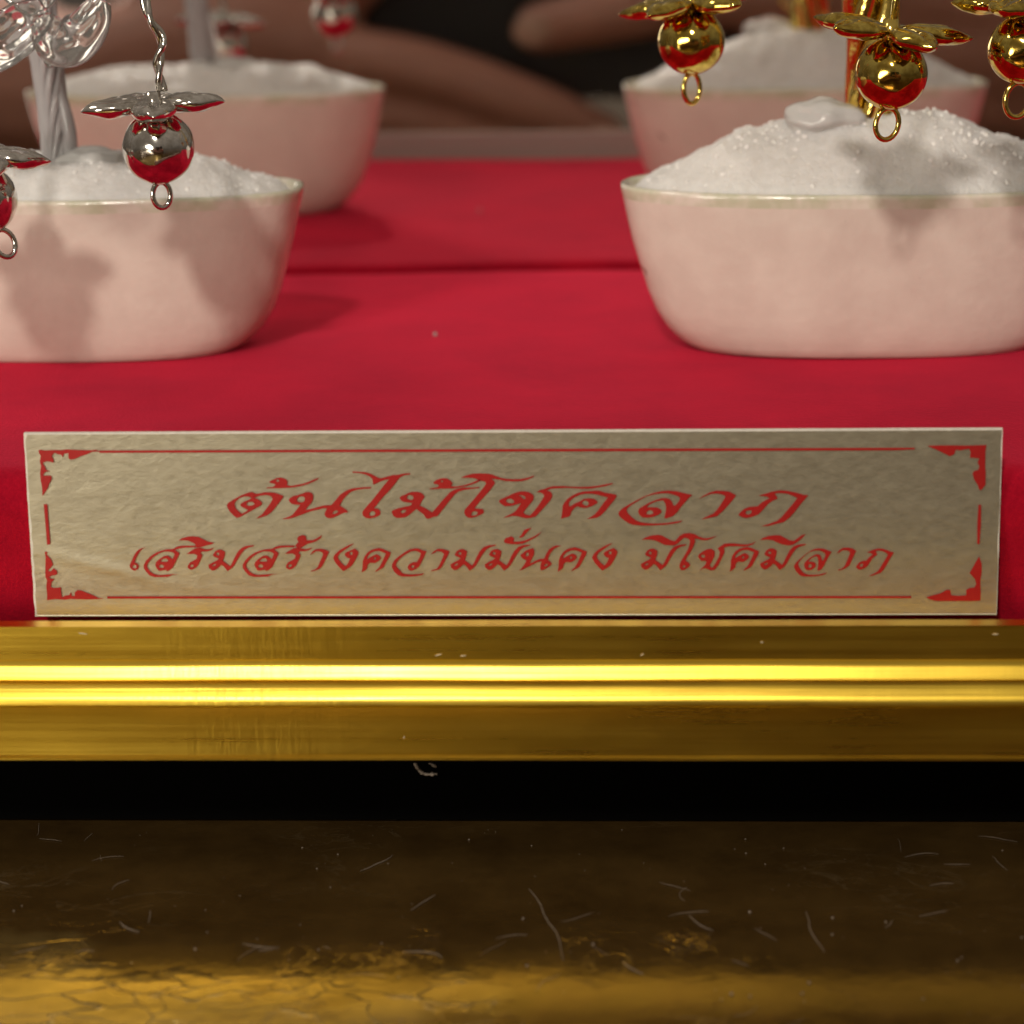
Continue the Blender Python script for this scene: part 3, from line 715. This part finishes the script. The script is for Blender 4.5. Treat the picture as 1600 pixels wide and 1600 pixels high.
bowl('china_bowl', -.0712, .3360, 'white china bowl with a low salt heap, holding the silver tree', .0046, 3.2, 11)
bowl('china_bowl', .0290, .3357, 'white china bowl with a high salt heap, holding the gold tree', .0100, 1.66, 4)

# ------------------------------------------------------------------ trees with hanging bead flowers
def place(o, parent):
    o.parent = parent
    return o

def sphere_bm(r, u=40, v=28):
    bm = bmesh.new()
    bmesh.ops.create_uvsphere(bm, u_segments=u, v_segments=v, radius=r)
    return bm

def petal_mesh(L, Wd, T, seed):
    """a puffy pressed-metal petal lying along +X"""
    bm = sphere_bm(1, 26, 18)
    for q in bm.verts:
        x, y, z = q.co
        u = (x+1)/2
        w = (max(0, math.sin(PI*min(1, u*.93+.07)))**.62)
        nz = z*T/2*(.55+.45*w)
        ny = y*Wd/2*(.12+.88*w)
        nx = u*L
        nz += .10*T*noise.noise(Vector((x*2.2, y*2.2, seed)))
        if z > 0: nz -= .45*T*math.exp(-(y/.16)**2)*(.3+.7*w)*.5   # crease on the upper face
        nz += -.00022*math.sin(u*PI*.5)                                  # slight droop to the tip
        q.co = (nx, ny, nz)
    me = bpy.data.meshes.new('petal')
    bmesh.ops.recalc_face_normals(bm, faces=bm.faces)
    bm.to_mesh(me); bm.free()
    return me

PETALS = {}
def pendant(tree, org, mat, wire, bead_r, loop_w, loop_h, loop_rot, flower_dz, flower_dx, tilt, az0, L, stem, dents=.00006, npet=5, pw=.0052, swing=0.0):
    """bead with petals above it and a wire eye beneath it; org is the bead centre in world space"""
    base = tree.location
    c = Vector(org)-base
    bm = sphere_bm(bead_r)
    for q in bm.verts:
        q.co += q.co.normalized()*dents*noise.noise(q.co*500+Vector(org)*100)
    bead = from_bm('bead', bm, mat, tree)
    bead.location = c
    key = (mat.name, round(L, 5))
    if key not in PETALS:
        PETALS[key] = petal_mesh(L, pw, .0023, len(PETALS)*3.1)
        PETALS[key].materials.append(mat)
        PETALS[key].polygons.foreach_set('use_smooth', [True]*len(PETALS[key].polygons))
    rnd = random.Random(int(abs(org[0])*1e6))
    for k in range(npet):
        p = bpy.data.objects.new('petal', PETALS[key])
        COL.objects.link(p)
        p.parent = bead
        az = az0+2*PI*k/npet
        m = Matrix.Translation((flower_dx, 0, flower_dz)) @ Matrix.Rotation(tilt, 4, 'Y') @ Matrix.Rotation(az, 4, 'Z') @ Matrix.Rotation(rnd.uniform(-.06, .10), 4, 'Y') @ Matrix.Translation((.0006, 0, 0))
        p.matrix_local = m
    # collar between bead and petals
    v, f = tube_geo([Vector((flower_dx*.6, 0, bead_r*.80)), Vector((flower_dx, 0, flower_dz+.0012))], [.0011, .0009], 12)
    mesh('collar', v, f, wire, bead)
    # wire eye
    pts = []
    for k in range(24):
        a = 2*PI*k/24
        pts.append(Vector((math.sin(a)*loop_w/2, 0, -bead_r*.96-loop_h/2-math.cos(a)*loop_h/2*-1)))
    rot = Matrix.Rotation(loop_rot[2], 3, 'Z') @ Matrix.Rotation(loop_rot[1], 3, 'Y')
    top = Vector((0, 0, -bead_r*.96))
    sw = Matrix.Rotation(swing, 3, 'Y')
    pts = [sw @ (rot @ (p-top) + top) for p in pts]
    v, f = tube_geo(pts, .00031, 10, closed=True)
    mesh('wire_eye', v, f, wire, bead)
    # hanging wire: two strands twisted together
    path = catmull([Vector(q)-Vector(org) for q in stem], 10)
    v, f = [], []
    for s in (0, 1):
        pp = []
        for i, q in enumerate(path):
            a = i*.30+s*PI
            pp.append(q+Vector((math.cos(a), math.sin(a), 0))*.00030)
        tube_geo(pp, [.00032+.00014*abs(noise.noise(q*600+Vector((s, 0, 0)))) for q in pp], 8, v, f)
    mesh('hanging_wire', v, f, wire, bead)
    return bead

def trunk(tree, pts, r0, r1, strands, rs, mat, twist=2.2, name='trunk'):
    path = catmull([Vector(q)-tree.location for q in pts], 14)
    v, f = [], []
    n = len(path)
    for s in range(strands):
        pp, rad = [], []
        for i, q in enumerate(path):
            t = i/(n-1)
            a = 2*PI*s/strands+twist*t*PI+.25*math.sin(t*9+s)
            r = r0+(r1-r0)*t
            pp.append(q+Vector((math.cos(a)*r, math.sin(a)*r, 0)))
            rad.append(rs*(1+.12*math.sin(t*25+s*2)))
        tube_geo(pp, rad, 9, v, f)
    return mesh(name, v, f, mat, tree)

def branch(tree, pts, r, mat):
    path = catmull([Vector(q)-tree.location for q in pts], 10)
    v, f = [], []
    for s in (0, 1):
        pp = [q+Vector((math.cos(i*.8+s*PI), math.sin(i*.8+s*PI), 0))*r*.6 for i, q in enumerate(path)]
        tube_geo(pp, r*.7, 8, v, f)
    return mesh('branch', v, f, mat, tree)

# gold tree
gt = empty('gold_tree', (.0295, .3357, .0665))
tag(gt, 'gold wire tree with hanging gold bead flowers, rising from the salt', 'ornamental tree')
trunk(gt, [(.0297, .3357, .0640), (.0296, .3357, .074), (.0293, .3357, .084), (.030, .335, .11), (.0305, .335, .140)], .0021, .0024, 6, .0011, gold_wire.m, 1.6)
pendant(gt, (.0287, .301, .0766), gold.m, gold_wire.m, .00398, .0029, .0035, (0, R(14), R(25)), .0047, -.0002, R(7), R(8), .0088,
        [(.0289, .301, .0805), (.0292, .3012, .090), (.0296, .306, .104), (.0302, .320, .118)])
pendant(gt, (.0073, .326, .0782), gold.m, gold_wire.m, .0040, .0024, .0036, (0, R(-2), R(35)), .0046, -.0001, R(-12), R(20), .0086,
        [(.0074, .326, .0822), (.0080, .326, .091), (.0130, .327, .106), (.0240, .328, .122)])
pendant(gt, (.0428, .301, .0790), gold.m, gold_wire.m, .0037, .0030, .0038, (0, R(8), R(20)), .0050, -.0002, R(6), R(30), .0070,
        [(.0428, .301, .083), (.0426, .3012, .092), (.0400, .306, .106), (.0330, .322, .120)])
branch(gt, [(.0302, .320, .118), (.0305, .329, .124), (.0305, .335, .130)], .0012, gold_wire.m)
branch(gt, [(.0240, .328, .122), (.0275, .330, .128), (.0305, .335, .134)], .0012, gold_wire.m)
branch(gt, [(.0330, .322, .120), (.0320, .330, .126), (.0305, .335, .131)], .0012, gold_wire.m)

# silver tree
stt = empty('silver_tree', (-.0720, .3360, .0625))
tag(stt, 'silver tree with twisted clear trunk, clear petals and silver bead flowers', 'ornamental tree')
trunk(stt, [(-.0716, .3360, .0610), (-.0718, .3360, .066), (-.0722, .3360, .073), (-.0728, .3358, .082), (-.0735, .335, .105)], .00150, .00165, 13, .00046, trunkm.m, 1.1)
# one strand strays to the right at the foot
path = catmull([Vector(q)-stt.location for q in ((-.0700, .3348, .0625), (-.0698, .3348, .0665), (-.0703, .3350, .0700), (-.0712, .3355, .0740))], 8)
v, f = tube_geo(path, [.0009*(.7+.3*math.sin(PI*min(1, .2+i/len(path)))) for i in range(len(path))], 10)
mesh('loose_strand', v, f, trunkm.m, stt)
pendant(stt, (-.0528, .301, .0692), silver.m, silver.m, .00405, .0021, .0029, (0, R(-4), R(30)), .0050, -.0004, R(-3), R(-8), .0078,
        [(-.0521, .301, .0755), (-.0524, .301, .0785), (-.0519, .3012, .0812), (-.0535, .3012, .0850), (-.0540, .304, .0950), (-.0640, .322, .105)], .00014)
pendant(stt, (-.0732, .300, .0637), silver.m, silver.m, .0042, .0023, .0032, (0, R(10), R(25)), .0052, -.0004, R(5), R(14), .0082,
        [(-.0730, .300, .068), (-.0735, .300, .078), (-.0740, .305, .092), (-.0740, .322, .103)], .00014, swing=-R(30))
branch(stt, [(-.0640, .322, .105), (-.069, .329, .105), (-.0735, .335, .103)], .0009, silver.m)
branch(stt, [(-.0740, .322, .103), (-.0738, .329, .104), (-.0735, .335, .103)], .0009, silver.m)

def clear_petal(pts, wid, cup, thick, seed, nu=40, nv=22):
    """hollow clear petal: spine through pts, widths along it, cupped across, real thickness"""
    path = catmull([Vector(q)-stt.location for q in pts], max(2, nu//(len(pts)-1)))
    n = len(path)
    v, f = [], []
    for side in (0, 1):
        for i, q in enumerate(path):
            t = i/(n-1)
            tan = (path[min(i+1, n-1)]-path[max(i-1, 0)]).normalized()
            acr = tan.cross(Vector((0, -1, .35)).normalized()).normalized()
            nor = acr.cross(tan)
            w = wid*max(.12, math.sin(PI*(.10+.85*t))**.6)
            for k in range(nv+1):
                s = k/nv*2-1
                off = cup*w*(1-s*s)
                rip = .00026*noise.noise(Vector((i*.16, k*.24, seed+side*4)))
                edge = 1-.75*max(0, abs(s)-.8)/.2
                v.append(q+acr*(s*w)+nor*(-off+rip+(thick*edge if side else 0)))
    m = nv+1
    N = n*m
    for i in range(n-1):
        for k in range(nv):
            a = i*m+k
            f.append((a, a+1, a+m+1, a+m))
            f.append((N+a, N+a+m, N+a+m+1, N+a+1))
    for i in range(n-1):
        for k in (0, nv):
            a = i*m+k
            f.append((a, a+m, N+a+m, N+a) if k == 0 else (a, N+a, N+a+m, a+m))
    for k in range(nv):
        f.append((k, N+k, N+k+1, k+1))
        a = (n-1)*m+k
        f.append((a, a+1, N+a+1, N+a))
    bm = bmesh.new()
    bv = [bm.verts.new(p) for p in v]
    for q in f: bm.faces.new([bv[i] for i in q])
    return from_bm('clear_petal', bm, acryl.m, stt)
clear_petal([(-.0672, .3140, .0835), (-.0700, .3130, .0818), (-.0735, .3120, .0792), (-.0775, .3110, .0765)], .0031, .55, .0009, 1.0)
clear_petal([(-.0680, .3140, .0822), (-.0655, .3120, .0800), (-.0625, .3110, .0812), (-.0600, .3110, .0850)], .0030, -.35, .0008, 5.0)
clear_petal([(-.0680, .3150, .0835), (-.0700, .3160, .0870), (-.0730, .3170, .0905)], .0034, .45, .0008, 8.0)
v, f = tube_geo(catmull([Vector(q)-stt.location for q in ((-.0674, .3135, .0815), (-.0673, .3135, .0795), (-.0674, .3135, .0782), (-.0669, .3133, .0772))], 8), .0006, 10)
mesh('clear_stalk', v, f, acryl.m, stt)

# clear setting resin poured at each trunk foot
def resin_lump(tree, c, rx, ry, rz, seed):
    bm = sphere_bm(1, 36, 24)
    for q in bm.verts:
        k = 1+.22*noise.noise(q.co*1.7+Vector((seed, 0, 0)))+.07*noise.noise(q.co*4+Vector((seed, 3, 0)))
        q.co = Vector((q.co.x*rx*k, q.co.y*ry*k, q.co.z*rz*k))
    o = from_bm('resin_lump', bm, resin.m, tree)
    o.location = Vector(c)-tree.location
    return o
resin_lump(gt, (.0236, .3330, .0682), .0050, .0032, .0022, 1.0)
resin_lump(stt, (-.0672, .3345, .0636), .0042, .0030, .0016, 4.0)

# ------------------------------------------------------------------ small strays
# a clear crystal on the velvet
bm = bmesh.new()
bmesh.ops.create_icosphere(bm, subdivisions=2, radius=.00036)
for q in bm.verts: q.co *= 1+.25*noise.noise(q.co*3000)
crystalm = Mat('crystal', col=(1, .97, .96), rough=.05, trans=.8, ior=1.5)
o = from_bm('clear_crystal', bm, crystalm.m, None, False)
o.location = (-.0252, .3417, .0398)
tag(o, 'tiny clear crystal lying on the red velvet between the bowls', 'crystal')
# a dark grit grain on the high salt heap
bm = bmesh.new()
bmesh.ops.create_icosphere(bm, subdivisions=2, radius=.00055)
for q in bm.verts: q.co *= 1+.4*noise.noise(q.co*2500)
gritm = Mat('dark_grit', col=(.06, .045, .03), rough=.7)
o = from_bm('grit_grain', bm, gritm.m, None, False)
o.location = (.0113, .3316, .0619)
tag(o, 'dark grit grain on the left slope of the high salt heap', 'grit')
# torn film scrap under the rail
def scrap():
    v, f = [], []
    P1 = catmull([Vector((-.0212, .2620, .0117)), Vector((-.0223, .2616, .0109)), Vector((-.0221, .2618, .0099)), Vector((-.0214, .2621, .0092)), Vector((-.0202, .2624, .0091))], 8)
    P2 = catmull([Vector((-.0216, .2621, .0117)), Vector((-.0213, .2620, .0108)), Vector((-.0208, .2621, .0104)), Vector((-.0203, .2624, .0099))], 8)
    for P in (P1, P2):
        rad = [.00016*(1+1.3*noise.noise(Vector((i*.5, len(P), 0)))) for i in range(len(P))]
        tube_geo(P, rad, 6, v, f)
    o = mesh('film_scrap', v, f, lint.m)
    tag(o, 'torn scrap of pale film dangling under the gold rail', 'scrap')
scrap()
# lint fibres, dust and flecks on the tabletop
def table_dust():
    v, f = [], []
    rs = random.Random(21)
    def fibre(x, y, L, a, bend, r):
        P = []
        n = 9
        ang = a
        p = Vector((x, y, .00012))
        for k in range(n):
            P.append(p.copy())
            ang += bend/n+rs.uniform(-.18, .18)
            p = p+Vector((math.cos(ang), math.sin(ang), 0))*L/n
        tube_geo(P, [r*(.35+.65*math.sin(PI*(k+.5)/n)) for k in range(n)], 5, v, f)
    for k in range(60):
        fibre(rs.uniform(-.075, .06), rs.uniform(.215, .270), rs.uniform(.001, .0048), rs.uniform(0, PI), rs.uniform(-1.2, 1.2), rs.uniform(.000012, .000032))
    for (x, y, L, a, b) in ((-.0105, .2535, .020, -1.25, -.5), (-.028, .2580, .006, .9, .2), (-.022, .2480, .005, .85, .2), (-.0505, .2450, .004, -1.1, .4), (-.022, .2380, .005, .3, -1.8), (.0055, .2470, .005, -1.2, .5), (.0170, .2480, .011, -1.3, -.4), (-.0010, .2360, .004, -1.2, .8)):
        fibre(x, y, L, a, b, .00004)
    for k in range(150):
        r = rs.choice((.00004, .00005, .00007, .0001))
        b0 = len(v)
        speck(v, f, (rs.uniform(-.07, .055), rs.uniform(.215, .270), r), r)
    for (x, y) in ((-.0420, .2385), (-.0108, .2460), (-.0038, .2400), (.0115, .2478), (.0195, .2465), (.0192, .2425), (.0246, .2455), (-.0100, .2350), (.0090, .2290), (.0107, .2285), (.0155, .2292), (.0163, .2315), (.0305, .2365)):
        speck(v, f, (x, y, .0001), .00017)
    o = mesh('table_dust', v, f, lint.m, None, False)
    tag(o, 'lint fibres and dust specks scattered over the brown tabletop', 'dust', kind='stuff')
table_dust()

# ------------------------------------------------------------------ photographer's hands and phone (seen in the mirror)
def remesh(name, v, f, mat, parent, vox=.0016):
    me = bpy.data.meshes.new('tmp')
    me.from_pydata([tuple(p) for p in v], [], f)
    ob = bpy.data.objects.new('tmp', me)
    COL.objects.link(ob)
    m = ob.modifiers.new('r', 'REMESH'); m.mode = 'VOXEL'; m.voxel_size = vox
    s = ob.modifiers.new('s', 'SMOOTH'); s.factor = .5; s.iterations = 6
    dg = bpy.context.evaluated_depsgraph_get()
    me2 = bpy.data.meshes.new_from_object(ob.evaluated_get(dg))
    me2.name = name
    bpy.data.objects.remove(ob); bpy.data.meshes.remove(me)
    return link(name, me2, mat, parent)

def finger(v, f, joints, radii):
    P = catmull(joints, 5)
    n = len(P)
    rad = []
    for i in range(n):
        t = i/(n-1)*(len(radii)-1)
        k = min(int(t), len(radii)-2)
        rad.append(radii[k]+(radii[k+1]-radii[k])*(t-k))
    # rounded fingertip
    t = (P[-1]-P[-2]).normalized()
    r = rad[-1]
    for a in (30, 55, 75, 88):
        P.append(P[n-1]+t*r*math.sin(R(a))); rad.append(max(r*math.cos(R(a)), r*.05))
    tube_geo(P, rad, 14, v, f)

def hand(label, origin, mir, fingers, palm, wrist, thumb):
    root = empty('hand', origin)
    tag(root, label, 'hand', 'hands holding the phone')
    v, f = [], []
    T = lambda p: Vector((p[0]*mir, p[1], p[2]))
    for js in fingers: finger(v, f, [T(p) for p in js], [.0098, .0092, .0084, .0074])
    finger(v, f, [T(p) for p in thumb], [.0135, .0115, .0105, .0090])
    finger(v, f, [T(p) for p in palm[0]], [.020, .019, .017, .013])
    finger(v, f, [T(p) for p in palm[1]], [.019, .018, .016, .013])
    finger(v, f, [T(p) for p in palm[2]], [.017, .017, .015, .012])
    finger(v, f, [T(p) for p in wrist], [.034, .031, .027, .026])
    remesh('hand_skin', v, f, skin.m, root)
    # nails
    for js in fingers+[thumb]:
        a, b = T(js[-2]), T(js[-1])
        t = (b-a).normalized()
        side = t.cross(Vector((0, 1, 0))).normalized()
        c = b+t*.002+Vector((0, .0070, 0))
        bm = sphere_bm(1, 14, 10)
        for q in bm.verts:
            w = t*q.co.x*.0058+side*q.co.z*.0048+Vector((0, 1, 0))*q.co.y*.0012
            q.co = c+w
        from_bm('fingernail', bm, nailm.m, root)
    return root

phone = empty('phone', (.0, -.010, .082))
tag(phone, 'dark phone held sideways by two hands, seen in the mirror', 'phone')
bm = bmesh.new()
vs = box_bm(bm, (-.096, -.012, .021), (.110, -.0045, .120))
bmesh.ops.bevel(bm, geom=[e for e in bm.edges if abs((e.verts[0].co-e.verts[1].co).y) > .005], offset=.010, segments=6, affect='EDGES')
bmesh.ops.translate(bm, verts=bm.verts, vec=-phone.location)
from_bm('phone_shell', bm, phonem.m, phone, False)
for (x, z) in ((0.0, CAM_H), (.020, CAM_H-.010), (.0, CAM_H-.021)):
    bm = bmesh.new()
    bmesh.ops.create_cone(bm, cap_ends=True, segments=32, radius1=.0075, radius2=.0070, depth=.002,
                          matrix=Matrix.Translation(Vector((x, -.0036, z))-phone.location) @ Matrix.Rotation(R(-90), 4, 'X'))
    from_bm('phone_lens', bm, phoneg.m, phone, False)

# hand holding the phone from the left, its lower fingers reaching along beneath the phone
hand('hand steadying the phone from the left, seen in the mirror', (-.12, 0, .025), 1,
     [[(.030, .002, .010), (.060, .010, .006), (.090, .012, -.004), (.112, .008, -.014)],
      [(.028, .000, -.006), (.060, .006, -.008), (.092, .008, -.016), (.120, .004, -.026)],
      [(.034, -.002, .026), (.048, .004, .040), (.052, .004, .058), (.054, .002, .070)],
      [(.026, -.004, -.020), (.042, .000, -.028), (.056, -.004, -.030), (.066, -.010, -.030)]],
     [[(-.045, -.012, .000), (-.015, -.008, .010), (.012, -.004, .014), (.032, .000, .012)],
      [(-.045, -.012, -.012), (-.015, -.008, -.006), (.010, -.006, -.004), (.030, -.002, -.006)],
      [(-.040, -.014, -.018), (-.015, -.012, -.016), (.008, -.008, -.016), (.026, -.004, -.018)]],
     [(-.120, -.150, -.004), (-.090, -.090, -.004), (-.060, -.045, -.006), (-.030, -.016, -.004)],
     [(-.020, -.010, .018), (.000, -.016, .034), (.026, -.020, .044), (.046, -.022, .050)])
# second hand, its curled finger coming in from the right below the phone edge
hand('hand gripping the phone from the right, seen in the mirror', (.078, 0, .0365), -1,
     [[(.030, .002, .012), (.058, .008, .014), (.082, .010, .010), (.104, .006, .006)],
      [(.030, .000, -.002), (.050, .004, -.010), (.062, .002, -.014), (.070, -.004, -.016)],
      [(.030, -.004, -.018), (.042, -.002, -.024), (.050, -.006, -.028), (.054, -.012, -.028)],
      [(.032, .000, .026), (.046, .006, .040), (.050, .006, .056), (.052, .004, .066)]],
     [[(-.045, -.012, .006), (-.015, -.008, .012), (.012, -.004, .016), (.032, .000, .014)],
      [(-.045, -.012, -.006), (-.015, -.008, -.002), (.010, -.006, .000), (.030, -.002, -.002)],
      [(-.040, -.014, -.016), (-.015, -.012, -.014), (.008, -.008, -.014), (.026, -.004, -.016)]],
     [(-.120, -.150, -.004), (-.090, -.090, -.004), (-.060, -.045, -.004), (-.030, -.016, 0)],
     [(-.020, -.010, .022), (.000, -.016, .038), (.026, -.020, .050), (.046, -.022, .056)])
